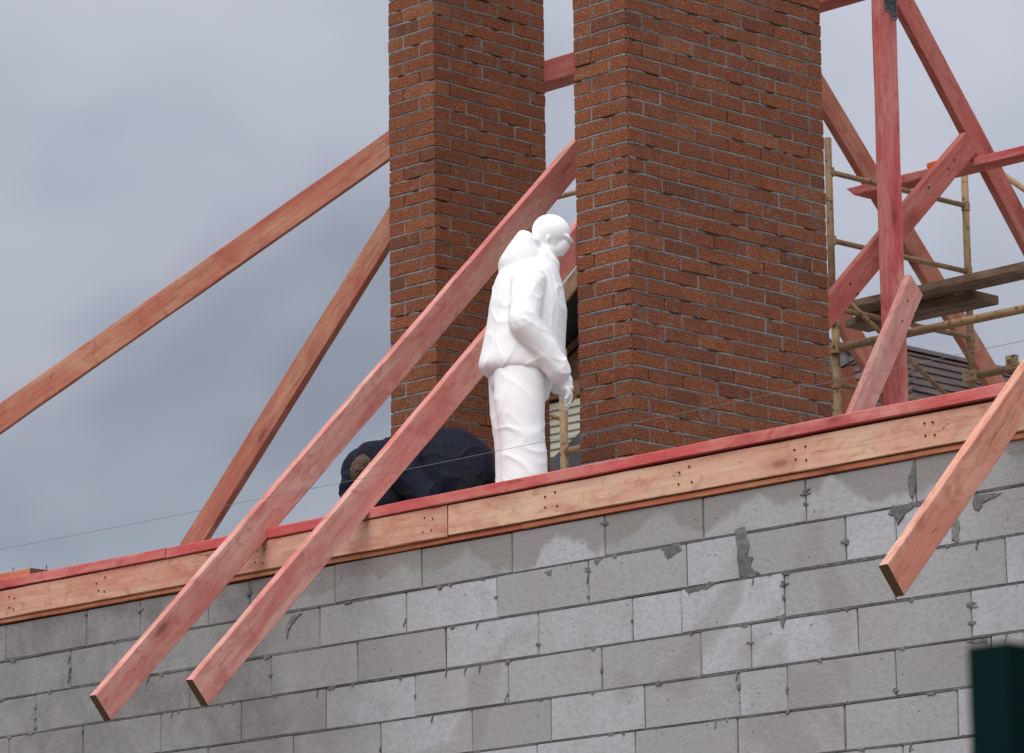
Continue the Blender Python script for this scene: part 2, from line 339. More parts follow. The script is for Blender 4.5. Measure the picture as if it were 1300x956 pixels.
for k in range(1, 25):
    ztop = ZTOP - 0.004 if k == 1 else Z1 - 0.2 * (k - 2) - 0.003
    zbot = max(0.0, Z1 - 0.2 * (k - 1) + 0.003)
    if k == 24: zbot = 0.0
    if ztop - zbot < 0.03: continue
    js = list(J.get(k, []))
    if not js: js = [2.7 - 0.31 * (k % 2) - 0.61 * i for i in range(10)]
    while js[0] < 5.2: js.insert(0, js[0] + 0.61)
    js.insert(0, 5.80)
    while js[-1] > -8.4: js.append(js[-1] - 0.61)
    js.append(-9.0)
    for a, b in zip(js, js[1:]):
        gp = rb.uniform(0.0025, 0.0045); y0, y1 = b + gp, a - gp; L = y1 - y0; h = ztop - zbot
        dz = rb.uniform(-0.002, 0.002); px = rb.uniform(-0.0025, 0.002)
        if k <= 9:
            o = link('block', block_mesh(L, h, nb), loc=(XW + px, y0, zbot + dz)); wadd(o); nb += 1
        else: rest.box((XW + px, y0, zbot), (XW + 0.02, y1, ztop))
o = link('block', rest.mesh('lower_blocks', [M['block']]), kind='stuff'); wadd(o)
# mortar smeared over the joints
SM = {'a': [(-2.196, 4.582), (-2.251, 4.588), (-2.281, 4.508), (-2.261, 4.455), (-2.302, 4.45), (-2.282, 4.404), (-2.34, 4.363), (-2.298, 4.344), (-2.221, 4.36), (-2.205, 4.442)], 'b': [(-3.208, 4.748), (-3.221, 4.748), (-3.22, 4.621), (-3.196, 4.571), (-3.181, 4.61), (-3.179, 4.677), (-3.202, 4.701)], 'c': [(-3.093, 4.568), (-3.162, 4.562), (-3.209, 4.569), (-3.217, 4.552), (-3.16, 4.522), (-3.115, 4.475), (-3.104, 4.51), (-3.066, 4.535)], 'd': [(-3.524, 4.553), (-3.624, 4.549), (-3.685, 4.544), (-3.631, 4.525), (-3.572, 4.507), (-3.55, 4.477), (-3.521, 4.487), (-3.515, 4.528)], 'e': [(-3.445, 4.458), (-3.403, 4.45), (-3.399, 4.374), (-3.436, 4.36), (-3.447, 4.408)], 'f': [(-1.338, 4.561), (-1.403, 4.56), (-1.377, 4.538), (-1.352, 4.527)], 'g': [(-1.017, 4.536), (-1.078, 4.547), (-1.068, 4.512), (-1.047, 4.518)], 'h': [(-1.884, 4.355), (-1.988, 4.357), (-2.045, 4.371), (-2.105, 4.364), (-2.058, 4.342), (-1.964, 4.332), (-1.903, 4.336)], 'i': [(-2.415, 4.175), (-2.479, 4.178), (-2.473, 4.155), (-2.458, 4.109), (-2.442, 4.152)], 'j': [(0.755, 4.487), (0.697, 4.543), (0.623, 4.549), (0.68, 4.517), (0.732, 4.469), (0.743, 4.424)], 'k': [(-3.451, 3.948), (-3.575, 3.956), (-3.57, 3.931), (-3.512, 3.931)], 'l': [(-1.738, 4.557), (-1.862, 4.562), (-1.89, 4.53), (-1.827, 4.51), (-1.793, 4.493), (-1.766, 4.539)]}
def smear(poly, i, x=XW - 0.003):
    rr = random.Random(900 + i); pts = []
    for (a, b) in zip(poly, poly[1:] + poly[:1]):
        for t in (0, 0.33, 0.66):
            pts.append((a[0] + (b[0] - a[0]) * t + rr.uniform(-1, 1) * 0.004, a[1] + (b[1] - a[1]) * t + rr.uniform(-1, 1) * 0.004))
    cy = sum(p[0] for p in pts) / len(pts); cz = sum(p[1] for p in pts) / len(pts); n = len(pts)
    V = [(x + 0.003, p[0], p[1]) for p in pts] + [(x - rr.uniform(0, 0.003), cy + (p[0] - cy) * 0.86, cz + (p[1] - cz) * 0.86) for p in pts]
    F = [(q, (q + 1) % n, (q + 1) % n + n, q + n) for q in range(n)] + [tuple(range(n, 2 * n))]
    me = mesh('mortar_smear', V, F, [M['smear']]); bm = bmesh.new(); bm.from_mesh(me); bmesh.ops.recalc_face_normals(bm, faces=bm.faces); bmesh.ops.triangulate(bm, faces=[f for f in bm.faces if len(f.verts) > 4]); bm.to_mesh(me); bm.free(); return me
for i, poly in enumerate(SM.values()): wadd(link('mortar_smear', smear(poly, i)))
rs = random.Random(12)
for i in range(150):          # small squeezed-out dabs along the bed and head joints
    k = rs.randint(1, 6)
    if rs.random() < 0.72: y, z = rs.uniform(-4.2, 3.2), Z1 - 0.2 * (k - 1)
    elif k in J: y, z = rs.choice(J[k]), Z1 - 0.2 * (k - 1) + rs.uniform(0.02, 0.18)
    else: continue
    w = rs.uniform(0.008, 0.035); h = rs.uniform(0.005, 0.014); n = 6; tilt = rs.uniform(-0.5, 0.5)
    poly = [(y + w * math.cos(2 * math.pi * q / n) * rs.uniform(0.5, 1.2), z - h * 0.4 + h * math.sin(2 * math.pi * q / n) * rs.uniform(0.5, 1.4) + tilt * w * math.cos(2 * math.pi * q / n) * 0.4) for q in range(n)]
    if i % 5 == 0: poly = [(y, z), (y + 0.006, z), (y + 0.012 + w * 0.3, z - 0.03), (y + 0.006 + w * 0.3, z - 0.03 - h)]
    wadd(link('mortar_smear', smear(poly, 50 + i)))
# thicker wavering bead lying in each bed joint
for k in range(1, 8):
    z = Z1 - 0.2 * (k - 1); b_ = MB(); y = -4.6; pv = None; V = []; F = []
    while y < 3.6:
        t = 0.0034 + 0.0062 * max(0, noise.noise(Vector((y * 2.3, k * 7.1, 0)))) + 0.003 * max(0, noise.noise(Vector((y * 13, k * 3.1, 4)))) + (0.006 * max(0, min(1, (-y - 1.9) * 0.8)) if k in (2,) else 0)
        zc = z + 0.002 * noise.noise(Vector((y * 3, k, 9))); n = len(V)
        V += [(XW + 0.004, y, zc - t), (XW - 0.0015, y, zc - t * 0.6), (XW - 0.0015, y, zc + t * 0.6), (XW + 0.004, y, zc + t)]
        if n:
            for q in range(3): F.append((n - 4 + q, n - 3 + q, n + 1 + q, n + q))
        y += 0.035
    me = mesh('mortar_bead', V, F, [M['glue']]); wadd(link('mortar_bead', me))

# ------------------------------------------------------------------ wall plate
XP = -1.725
plate = thing('wall_plate', 'red-topped timber wall plate with peach face board, lying along the block wall top', 'wall plate', (XP, 0, ZTOP))
def P(name, p0, p1, h, t, mat, **k): return beam(name, p0, p1, (1, 0, 0), h, t, mat, parent=plate, **k)
def yb(name, y0, y1, x0, x1, z0, z1, mat, parent=plate, **k):   # board along -Y: y0 > y1
    return beam(name, (x1, y1, z1), (x1, y0, z1), (-1, 0, 0), z1 - z0, x1 - x0, mat, parent=parent, **k)
yb('top_plank', 5.8, 1.62, XP - 0.002, XP + 0.19, 4.932, 4.984, 'red')
yb('top_plank', 1.616, -9.0, XP, XP + 0.19, 4.930, 4.982, 'red')
yb('face_plank', 5.8, -0.417, XP + 0.006, XP + 0.058, 4.780, 4.928, 'peachred')
yb('face_plank', -0.423, -9.0, XP + 0.008, XP + 0.058, 4.782, 4.927, 'peach')
yb('inner_plank', 5.8, -9.0, XP + 0.066, XP + 0.17, 4.780, 4.928, 'peach')
yb('packing_strip', 5.8, -0.9, XP + 0.026, XP + 0.165, 4.7525, 4.7790, 'strip')
yb('packing_strip', -0.903, -9.0, XP + 0.022, XP + 0.165, 4.7525, 4.7790, 'strip')
nl = MB()
for yc in (2.88, 2.14, 0.906, -0.287, -1.10, -1.93, -2.606, -3.32, -4.1):
    for (dy, dz) in ((-0.033, 0.03), (0.028, 0.024), (-0.03, -0.034), (0.03, -0.03)):
        y = yc + dy + rs.uniform(-0.012, 0.012); z = 4.855 + dz + rs.uniform(-0.010, 0.010); nl.tube((XP + 0.014, y, z), (XP + 0.0045, y, z), 0.0046, 7)
o = link('nail_heads', nl.mesh('nail_heads', [M['nail']])); o.parent = plate; o.location = -plate.location
# short beam lying on the plate at the far left
sb = thing('short_beam', 'short peach beam end with nails sticking up, lying on the wall plate at the far left', 'beam', (-1.68, 2.77, 4.985))
beam('beam_board', (-1.50, 2.775, 5.030), (-1.50, 5.70, 5.030), (-1, 0, 0), 0.045, 0.18, 'strip', parent=sb)
n_ = MB(); n_.tube((-1.64, 2.97, 5.02), (-1.638, 2.972, 5.062), 0.0026, 6); n_.tube((-1.55, 2.80, 5.02), (-1.548, 2.803, 5.063), 0.0026, 6)
o = link('nails', n_.mesh('nails', [M['nail']])); o.parent = sb; o.location = -sb.location

# ------------------------------------------------------------------ brick chimneys
U = 0.98
def brick_mesh(name, L, D, H, seed):
    rr = random.Random(seed); bm = bmesh.new()
    vs = [bm.verts.new((x + rr.uniform(-1, 1) * 0.0012, y + rr.uniform(-1, 1) * 0.0012, z + rr.uniform(-1, 1) * 0.0012)) for (x, y, z) in boxv((0, 0, 0), (L, D, H))]
    for f in CUBE_F: bm.faces.new([vs[i] for i in f])
    bmesh.ops.bevel(bm, geom=list(bm.edges), offset=0.0024, segments=1, affect='EDGES'); bmesh.ops.recalc_face_normals(bm, faces=bm.faces)
    me = bpy.data.meshes.new(name); bm.to_mesh(me); bm.free(); me.materials.append(M['brick']); return me
BM = {}
def get_brick(lx, ly, i):
    key = (round(lx, 3), round(ly, 3), i)
    if key not in BM: BM[key] = brick_mesh('brick', lx, ly, 0.0645, hash(key) % 1000)
    return BM[key]
def chimney(label, cx, cy, zref, rowA, rowB, z0, z1, zv0, zv1, seed):
    rr = random.Random(seed); P_ = 0.0784 * U; s = 0.25 * U; hd = 0.12 * U; g = 0.01 * U
    def width(row): return sum((s if c == 's' else hd) for c in row) + g * (len(row) - 1)
    LX = width(rowA); LY = 0.38 * U; ins = 0.011
    t = thing('brick_chimney', label, 'chimney', (cx, cy, z0)); stuff = MB(); beads = MB(); cnt = 0
    core = MB(); core.box((cx + ins, cy + ins, z0), (cx + LX - ins, cy + LY - ins, z1)); o = link('mortar', core.mesh('mortar', [M['mortar']])); o.parent = t; o.location = -t.location
    k = math.floor((z0 - zref) / P_)
    while zref + k * P_ < z1 - 0.05:
        z = zref + k * P_ + 0.0068; A_ = (k % 2 == 0); row = rowA if A_ else rowB; bricks = []
        x = 0
        for i, c in enumerate(row):
            w = s if c == 's' else hd
            dep = s if (A_ and i == 0) else hd
            if i == len(row) - 1 and c == 'h': dep = s
            bricks.append((x, 0, w, dep, 1))
            if 0 < i: bricks.append((x, LY - hd, w, hd, 0)) if dep == hd or c == 'h' else None
            x += w + g
        bricks.append((0, s + g, hd, hd, 1) if A_ else (0, hd + g, hd, s, 1))
        for (x, y, lx, ly, seen) in bricks:
            if z < z0: continue
            dx, dy, dz = rr.uniform(-1, 1) * 0.0016, rr.uniform(-1, 1) * 0.0016, rr.uniform(-1, 1) * 0.0018
            px, py, pz = cx + x + dx, cy + y + dy, z + dz
            if seen and zv0 < z < zv1 and rr.random() > 0.12:
                dd = rr.uniform(0.001, 0.005)      # mortar filling the head joint after this brick
                if y == 0 and x + lx < LX - 0.02: beads.box((cx + x + lx - 0.002, cy + dd, z - 0.002), (cx + x + lx + g + 0.002, cy + 0.02, z + 0.0665))
                if x == 0 and y + ly < LY - 0.02: beads.box((cx + dd, cy + y + ly - 0.002, z - 0.002), (cx + 0.02, cy + y + ly + g + 0.002, z + 0.0665))
            if seen and zv0 < z < zv1:
                o = bpy.data.objects.new('brick', get_brick(lx, ly, rr.randint(0, 4))); col.objects.link(o); o.parent = t
                o.location = (px - cx, py - cy, pz - z0); o.rotation_euler = (rr.uniform(-1, 1) * 0.006, rr.uniform(-1, 1) * 0.007, rr.uniform(-1, 1) * 0.004); cnt += 1
            else: stuff.box((px, py, pz), (px + lx, py + ly, pz + 0.0645))
        if zv0 < z < zv1:
            zj = zref + k * P_
            for face in (0, 1):
                Lf = LX if face == 0 else LY; n = int(Lf / 0.025); V = []; F = []
                for i in range(n + 1):
                    q = 0.006 + (Lf - 0.012) * i / n; a = noise.noise(Vector((q * 9, k * 1.7, face * 5 + seed))); dpt = 0.0008 - 0.0040 * a
                    if a < -0.36: dpt = 0.0105
                    top = zj + 0.0062; bot = zj - 0.0062
                    if face == 0: V += [(cx + q, cy + dpt + 0.002, bot), (cx + q, cy + dpt, zj - 0.001), (cx + q, cy + dpt + 0.001, top)]
                    else: V += [(cx + dpt + 0.002, cy + q, bot), (cx + dpt, cy + q, zj - 0.001), (cx + dpt + 0.001, cy + q, top)]
                    if i:
                        m = i * 3; F += [(m - 3, m - 2, m + 1, m), (m - 2, m - 1, m + 2, m + 1)]
                beads.add(V, F)
        k += 1
    o = link('mortar_joints', beads.mesh('mortar_joints', [M['mortar']])); o.parent = t; o.location = -t.location
    o = link('brick', stuff.mesh('outer_bricks', [M['brick']]), kind='stuff'); o.parent = t; o.location = -t.location
    print('chimney bricks', cnt); return t
chimney('wide brown brick chimney, nearest to the camera, right of the standing white figure', -0.293, -0.277, 5.747, 'hsssssh', 'ssssss', 4.70, 9.70, 5.30, 7.92, 1)
chimney('narrower brown brick chimney behind the two slanting pink rafters', 0.40, 1.855, 6.43, 'hsss', 'sssh', 4.70, 9.70, 5.62, 8.60, 2)

# ------------------------------------------------------------------ roof timbers
GF = 'rafters running down over the wall plate'
def front_rafter(Y, c, mat, label, x0=-2.79): return beam('rafter', (x0, Y, x0 + c), (1.90, Y, 1.90 + c), (0, 1, 0), 0.148, 0.048, mat, label=label, cat='rafter', group=GF, cut0=-0.012)
front_rafter(0.848, 6.865, 'pink', 'leftmost pink rafter, sloping from the lower left up behind the wide chimney')
front_rafter(0.104, 6.897, 'pink', 'pink rafter passing over the crouching worker and behind the standing white figure', -2.83)
front_rafter(-3.97, 6.881, 'orange_pink', 'salmon rafter tail hanging over the block wall at the right edge', -2.79)
GB = 'rafters of the far roof slope'
beam('rafter', (1.95, -0.022, 8.77), (5.60, 0.249, 5.12), (0, 1, 0), 0.148, 0.05, 'rosy', label='rosy rafter dropping right from the post top towards the right edge', cat='rafter', group=GB)
beam('rafter', (1.95, 0.883, 8.77), (5.60, 0.883, 5.12), (0, 1, 0), 0.148, 0.05, 'salmon', label='rafter coming out from behind the wide chimney and crossing behind the red post', cat='rafter', group=GB)
beam('rafter', (1.95, 1.667, 8.77), (5.60, 1.667, 5.12), (0, 1, 0), 0.148, 0.05, 'salmon', label='rafter seen low between the scaffold leg and the red post, mostly hidden by the chimney', cat='rafter', group=GB)
hs = Vector((-1, -1, 0)).normalized() * 0.05
beam('hip_rafter', Vector((1.66, 2.41, 8.52)) - hs, Vector((-2.6, 6.67, 4.26)) - hs, (-1, -1, 0), 0.146, 0.05, 'salmon', label='long orange-brown hip rafter falling to the left edge from behind the back chimney', cat='rafter')
beam('jack_rafter', (1.45, 2.55, 8.31), (1.45, 6.6, 4.52), (-1, 0, 0), 0.160, 0.05, 'salmon', label='steep rafter left of the back chimney, its dark underside facing right', cat='rafter')
rb_ = beam('ridge_beam', (2.0, -0.112, 8.41), (2.0, 2.62, 8.41), (-1, 0, 0), 0.14, 0.15, 'rosy', label='ridge beam seen between the two chimneys and left of the red post top', cat='beam', group='ridge beams')
beam('ridge_beam', (2.0, -6.0, 8.41), (2.0, -0.170, 8.41), (-1, 0, 0), 0.14, 0.15, 'rosy', label='ridge beam running out of the picture above the right rafter', cat='beam', group='ridge beams')
# post with nail plates
post = thing('roof_post', 'upright red timber post with grey nail plates at its top, right of the wide chimney', 'post', (1.925, -0.14, 4.70))
beam('post_timber', (1.85, -0.168, 4.70), (1.85, -0.168, 8.47), (0, 1, 0), 0.15, 0.055, 'red', parent=post)
def nail_plate(x0, x1, z0, z1, y):
    m_ = MB(); m_.box((x0, y - 0.002, z0), (x1, y, z1)); rr = random.Random(int(x0 * 100))
    z = z0 + 0.012
    while z < z1 - 0.005:
        x = x0 + 0.008
        while x < x1 - 0.004: m_.box((x, y - 0.0055, z), (x + 0.004, y - 0.002, z + 0.007), 1); x += 0.011
        z += 0.014
    o = link('nail_plate', m_.mesh('nail_plate', [M['steel'], M['nail']])); o.parent = post; o.location = -post.location; return o
nail_plate(1.893, 1.942, 8.14, 8.46, -0.1705); nail_plate(1.947, 1.999, 8.105, 8.46, -0.1705)
strut_ = beam('diagonal_strut', (1.24, -0.012, 6.230), (2.764, -0.012, 7.642), (0, 1, 0), 0.142, 0.045, 'rosy', label='diagonal rosy strut crossing behind the red post up to the right rafter', cat='strut')
board_ = beam('leaning_board', (0.617, -0.34, 4.70), (1.832, -0.34, 6.611), (0, 1, 0), 0.140, 0.045, 'pinkpale', label='pale pink board leaning in front of the red post, its top cut at an angle', cat='board', cut1=-0.03)
def heads(par, pts, y):
    q_ = MB()
    for (x_, z_) in pts: q_.tube((x_, y + 0.004, z_), (x_, y - 0.0018, z_), 0.0065, 8)
    o = link('nail_heads', q_.mesh('nail_heads', [M['nail']])); o.parent = par; o.matrix_parent_inverse = par.matrix_world.inverted()
tie = beam('roof_tie', (2.99, -2.6, 7.515), (2.99, 0.955, 7.515), (-1, 0, 0), 0.052, 0.14, 'red', label='near-level dark red tie board behind the post, reaching the right edge', cat='board', cut1=-0.06)
beam('board', (2.445, 0.60, 6.347), (3.01, 0.60, 4.72), (0, 1, 0), 0.20, 0.045, 'strip', label='short upright orange-red board end between the wide chimney and the red post', cat='board')
heads(strut_, [(2.60, 7.40), (2.655, 7.46), (2.42, 7.26), (1.72, 6.60), (1.78, 6.55)], -0.012); heads(board_, [(1.80, 6.46), (1.75, 6.34), (1.86, 6.40)], -0.34)
ob = MB(); ob.prism([(2.855, 0.285, 7.517), (2.935, 0.285, 7.517), (2.935, 0.285, 7.54), (2.89, 0.285, 7.562), (2.855, 0.285, 7.545)], (0, 0.065, 0)); 
tag(link('level_tool', ob.mesh('level_tool', [M['orange']])), 'small orange item lying on the dark red tie board behind the strut', 'tool')

# ------------------------------------------------------------------ scaffolding
def tube_obj(name, p0, p1, r, parent, wob=0):
    m_ = MB(); m_.tube(p0, p1, r, 12); o = link(name, m_.mesh(name, [M['pipe']])); 
    for p in o.data.polygons: p.use_smooth = len(p.vertices) == 4
    o.parent = parent; o.location = -parent.location; return o
sc1 = thing('scaffolding', 'rusty beige tube scaffolding frame standing right of the wide chimney', 'scaffolding', (2.72, 0.45, 4.70))
tube_obj('leg', (2.109, 0.45, 6.50), (2.109, 0.45, 7.58), 0.0205, sc1); tube_obj('leg', (2.126, 0.45, 4.70), (2.126, 0.45, 6.56), 0.0225, sc1)
tube_obj('leg', (3.32, 0.45, 6.25), (3.32, 0.45, 7.62), 0.021, sc1); tube_obj('leg', (3.325, 0.45, 4.70), (3.325, 0.45, 6.30), 0.0245, sc1)
for z, r in ((7.385, 0.0155), (6.99, 0.0155), (6.602, 0.0155), (6.17, 0.0155)): tube_obj('rung', (2.12, 0.45, z), (3.31, 0.45, z + 0.01), r, sc1)
tube_obj('brace', (2.2, 0.45, 6.68), (3.30, 0.45, 6.13), 0.014, sc1)
tube_obj('brace', (3.32, 0.43, 7.73), (3.32, -1.8, 6.0), 0.017, sc1)
tube_obj('ledger', (2.12, 0.46, 6.372), (2.12, -3.1, 6.372), 0.0235, sc1)
tube_obj('ledger', (3.33, 0.46, 6.385), (3.33, -3.1, 6.385), 0.0235, sc1)
cp = MB(); cp.box((3.28, 0.10, 6.37), (3.31, 0.17, 6.45)); cp.tube((3.26, 0.135, 6.43), (3.36, 0.135, 6.36), 0.014, 8); o = link('coupler', cp.mesh('coupler', [M['pipe']])); o.parent = sc1; o.location = -sc1.location
for (x_, z_, ax_) in ((2.12, 6.372, 1), (3.33, 6.385, 1), (2.12, 7.385, 0), (2.12, 6.99, 0), (3.32, 7.39, 0), (3.32, 7.0, 0), (3.32, 6.61, 0), (2.12, 6.17, 0), (3.32, 6.18, 0)):
    q_ = MB(); q_.tube((x_, 0.45, z_ - 0.024), (x_, 0.45, z_ + 0.024), 0.0285 if ax_ else 0.0255, 10)
    if ax_: q_.box((x_ - 0.034, 0.405, z_ - 0.03), (x_ + 0.034, 0.50, z_ + 0.03)); q_.tube((x_ - 0.05, 0.43, z_ + 0.01), (x_ + 0.045, 0.43, z_ + 0.01), 0.008, 6)
    o = link('coupler', q_.mesh('coupler', [M['pipe']])); o.parent = sc1; o.location = -sc1.location
sc1b = tube_obj('leg', (2.12, -3.0, 4.70), (2.12, -3.0, 7.6), 0.022, sc1); tube_obj('leg', (3.33, -3.0, 4.70), (3.33, -3.0, 7.6), 0.022, sc1)
tube_obj('rung', (2.13, -3.0, 6.602), (3.31, -3.0, 6.61), 0.0155, sc1)
GP = 'planks of the scaffold deck'
beam('scaffold_plank', (2.64, -3.3, 6.725), (2.64, 0.72, 6.725), (-1, 0, 0), 0.046, 0.19, 'deck', label='long weathered upper plank of the scaffold deck, running off the right edge', cat='plank', group=GP)
beam('scaffold_plank', (2.83, -0.15, 6.677), (2.83, 0.80, 6.677), (-1, 0, 0), 0.050, 0.21, 'deck', label='short weathered lower plank of the scaffold deck, its sawn end showing', cat='plank', group=GP)
sc2 = thing('scaffolding', 'rusty beige scaffold leg and rail seen in the gap between the two chimneys', 'scaffolding', (3.0, 3.43, 4.70))
tube_obj('leg', (3.0, 3.43, 4.70), (3.0, 3.43, 6.98), 0.026, sc2); tube_obj('leg', (3.0, 2.5, 4.70), (3.0, 2.5, 8.2), 0.024, sc2)
tube_obj('rail', (3.0, 2.45, 7.966), (3.0, 4.1, 7.972), 0.017, sc2); tube_obj('rung', (3.0, 2.5, 6.345), (3.0, 3.43, 6.33), 0.024, sc2)
tube_obj('brace', (3.0, 3.43, 6.53), (3.0, 4.0, 6.78), 0.012, sc2); tube_obj('brace', (3.02, 3.43, 6.62), (3.02, 2.5, 7.2), 0.010, sc2)

# ------------------------------------------------------------------ people
E1 = Vector((0.711, -0.703, 0)).normalized(); E2 = Vector((0.703, 0.711, 0)).normalized()
def ell(bm, c, r, rot=None, sub=3):
    m_ = Matrix.Translation(c) @ (rot.to_matrix().to_4x4() if rot else Matrix()) @ Matrix.Diagonal((*r, 1))
    bmesh.ops.create_icosphere(bm, subdivisions=sub, radius=1, matrix=m_)
def limb(bm, p0, p1, r0, r1, flat=1.0):
    p0, p1 = Vector(p0), Vector(p1); n = max(3, int((p1 - p0).length / 0.02))
    d = (p1 - p0); q = d.to_track_quat('Z', 'Y')
    mw = Matrix.Translation((p0 + p1) / 2) @ q.to_matrix().to_4x4()
    bmesh.ops.create_cone(bm, cap_ends=True, segments=18, radius1=r0, radius2=r1, depth=d.length, matrix=mw)
    ell(bm, p0, (r0,) * 3, None, 2); ell(bm, p1, (r1,) * 3, None, 2)
def solid(name, bm, mat, vox, O, parent, smooth=6, folds=0.0, fsize=0.09, seed=0):
    """union of the shapes as one continuous skin; local axes: x right, y away from the viewer, z up"""
    me = bpy.data.meshes.new(name); bm.to_mesh(me); bm.free(); tmp = bpy.data.objects.new('tmp', me); col.objects.link(tmp)
    m1 = tmp.modifiers.new('r', 'REMESH'); m1.mode = 'VOXEL'; m1.voxel_size = vox
    m2 = tmp.modifiers.new('s', 'SMOOTH'); m2.factor = 0.5; m2.iterations = smooth
    dg = bpy.context.evaluated_depsgraph_get(); ev = tmp.evaluated_get(dg); res = bpy.data.meshes.new_from_object(ev); bpy.data.objects.remove(tmp)
    if folds:
        nrm = [v.normal.copy() for v in res.vertices]; new = []
        for v, vn in zip(res.vertices, nrm):
            p = v.co; q = Vector((p.x * 0.8 + p.z * 0.6, p.y, p.z * 0.8 - p.x * 0.6)) / fsize; w = noise.noise(q * 0.5 + Vector((seed, 7, 0))) * 0.8
            a = 1 - min(1, abs(noise.noise(Vector((q.x * 0.45 + w, q.y * 0.6, q.z * 1.0 + w)) + Vector((seed, 0, 0)))) * 3.2)
            b = 1 - min(1, abs(noise.noise(Vector((q.x * 1.1, q.y * 0.7 + w, q.z * 0.55)) + Vector((0, seed, 3)))) * 3.6); c_ = noise.noise(q * 0.45 + Vector((3, 3, seed)))
            new.extend(p + vn * folds * (a * a * 1.1 + b * b * 0.7 + c_ * 0.8 - 0.4))
        res.vertices.foreach_set('co', new)
    res.name = name; res.materials.clear(); res.materials.append(M[mat])
    for p in res.polygons: p.use_smooth = True
    o = link(name, res); o.parent = parent; return o
def loft(bm, secs, axis='z'):
    """smooth tube through elliptical sections; z: (h, s, rs, rt)  x: (s, h, rt, rh)"""
    n = 28; fine = []
    for i in range(len(secs) - 1):
        p0 = secs[max(i - 1, 0)]; p1 = secs[i]; p2 = secs[i + 1]; p3 = secs[min(i + 2, len(secs) - 1)]
        for k in range(5):
            t = k / 5; fine.append([0.5 * (2 * b + (c - a) * t + (2 * a - 5 * b + 4 * c - d) * t * t + (3 * b - a - 3 * c + d) * t ** 3) for a, b, c, d in zip(p0, p1, p2, p3)])
    fine.append(list(secs[-1])); rings = []
    for q in fine:
        ring = []
        for j in range(n):
            a = 2 * math.pi * j / n; ca, sa = math.cos(a), math.sin(a)
            ring.append(bm.verts.new(Vector((q[1] + q[2] * ca, (q[4] if len(q) > 4 else 0) + q[3] * sa, q[0])) if axis == 'z' else Vector((q[0], q[2] * ca, q[1] + q[3] * sa))))
        rings.append(ring)
    for r0, r1 in zip(rings, rings[1:]):
        for j in range(n): bm.faces.new((r0[j], r0[(j + 1) % n], r1[(j + 1) % n], r1[j]))
    bm.faces.new(rings[0][::-1]); bm.faces.new(rings[-1]); bmesh.ops.recalc_face_normals(bm, faces=bm.faces)
def person(label, O, rot=0.0):
    t = thing('person', label, 'person', O); t.rotation_euler = (0, 0, math.atan2(E1.y, E1.x) + rot); return t
def fingers(bm, wrist, d, up, side, curl=0.6, s=1.0):
    """palm + four unequal fingers + thumb; d: hand direction, up: back of the hand, side: thumb side"""
    d, up, side = Vector(d).normalized(), Vector(up).normalized(), Vector(side).normalized(); w = Vector(wrist)
    for i in range(5): ell(bm, w + d * (0.02 + 0.016 * i) * s, (0.030 * s, 0.030 * s, 0.022 * s), None, 2)
    for i, L in enumerate((0.068, 0.078, 0.072, 0.056)):
        p = w + d * 0.085 * s + side * (0.027 - 0.018 * i) * s; dr = d.copy(); 
        for j, f in enumerate((0.45, 0.32, 0.23)):
            q = p + dr * L * f * s; limb(bm, p, q, (0.0105 - 0.001 * j) * s, (0.0095 - 0.001 * j) * s); p = q; dr = (dr * math.cos(curl) - up * math.sin(curl)).normalized()
    p = w + d * 0.025 * s + side * 0.03 * s; dr = (d * 0.75 + side * 0.55 - up * 0.3).normalized()
    for f in (0.035, 0.028): q = p + dr * f * s; limb(bm, p, q, 0.012 * s, 0.0105 * s); p = q; dr = (dr - up * 0.35).normalized()

# --- standing figure, wholly in white
p1 = person('person standing with bowed head, all in white: hooded jacket, trousers, cap and gloves', (-1.05, -0.24, 4.70))
H0 = 4.70
def V3(s, t, h): return Vector((s, t, h - H0))
def tilt(a): return Matrix.Rotation(a, 4, 'Y').to_quaternion()
bm = bmesh.new()      # body: head, neck, trunk, hands
ell(bm, V3(0.168, 0, 6.372), (0.086, 0.072, 0.092), tilt(0.35)); ell(bm, V3(0.205, 0, 6.318), (0.046, 0.050, 0.058), tilt(0.4)); ell(bm, V3(0.240, 0, 6.310), (0.015, 0.012, 0.019), tilt(0.5), 2)
ell(bm, V3(0.212, 0, 6.278), (0.020, 0.024, 0.016), None, 2); ell(bm, V3(0.228, 0, 6.290), (0.012, 0.020, 0.007), None, 2); limb(bm, V3(0.09, 0, 6.14), V3(0.15, 0, 6.30), 0.062, 0.056)
for t_ in (-1, 1): ell(bm, V3(0.222, 0.026 * t_, 6.335), (0.018, 0.018, 0.008), None, 2); ell(bm, V3(0.150, 0.070 * t_, 6.345), (0.014, 0.007, 0.024), tilt(0.4), 2)
limb(bm, V3(0.03, 0, 5.62), V3(0.08, 0, 6.12), 0.13, 0.13)
limb(bm, V3(0.10, -0.20, 5.76), V3(0.195, -0.15, 5.665), 0.036, 0.030); limb(bm, V3(0.10, 0.20, 5.76), V3(0.20, 0.10, 5.655), 0.036, 0.030)
fingers(bm, V3(0.190, -0.15, 5.655), (0.40, 0.25, -0.80), (0.85, -0.2, 0.4), (0.1, 0.9, 0.2), 0.95, 1.08)
fingers(bm, V3(0.200, 0.10, 5.655), (0.30, -0.25, -0.85), (0.85, 0.2, 0.4), (0.1, -0.9, 0.2), 0.95, 1.08)
solid('body', bm, 'white', 0.0050, None, p1, 2)
bm = bmesh.new()      # jacket with the hood lying on the shoulders
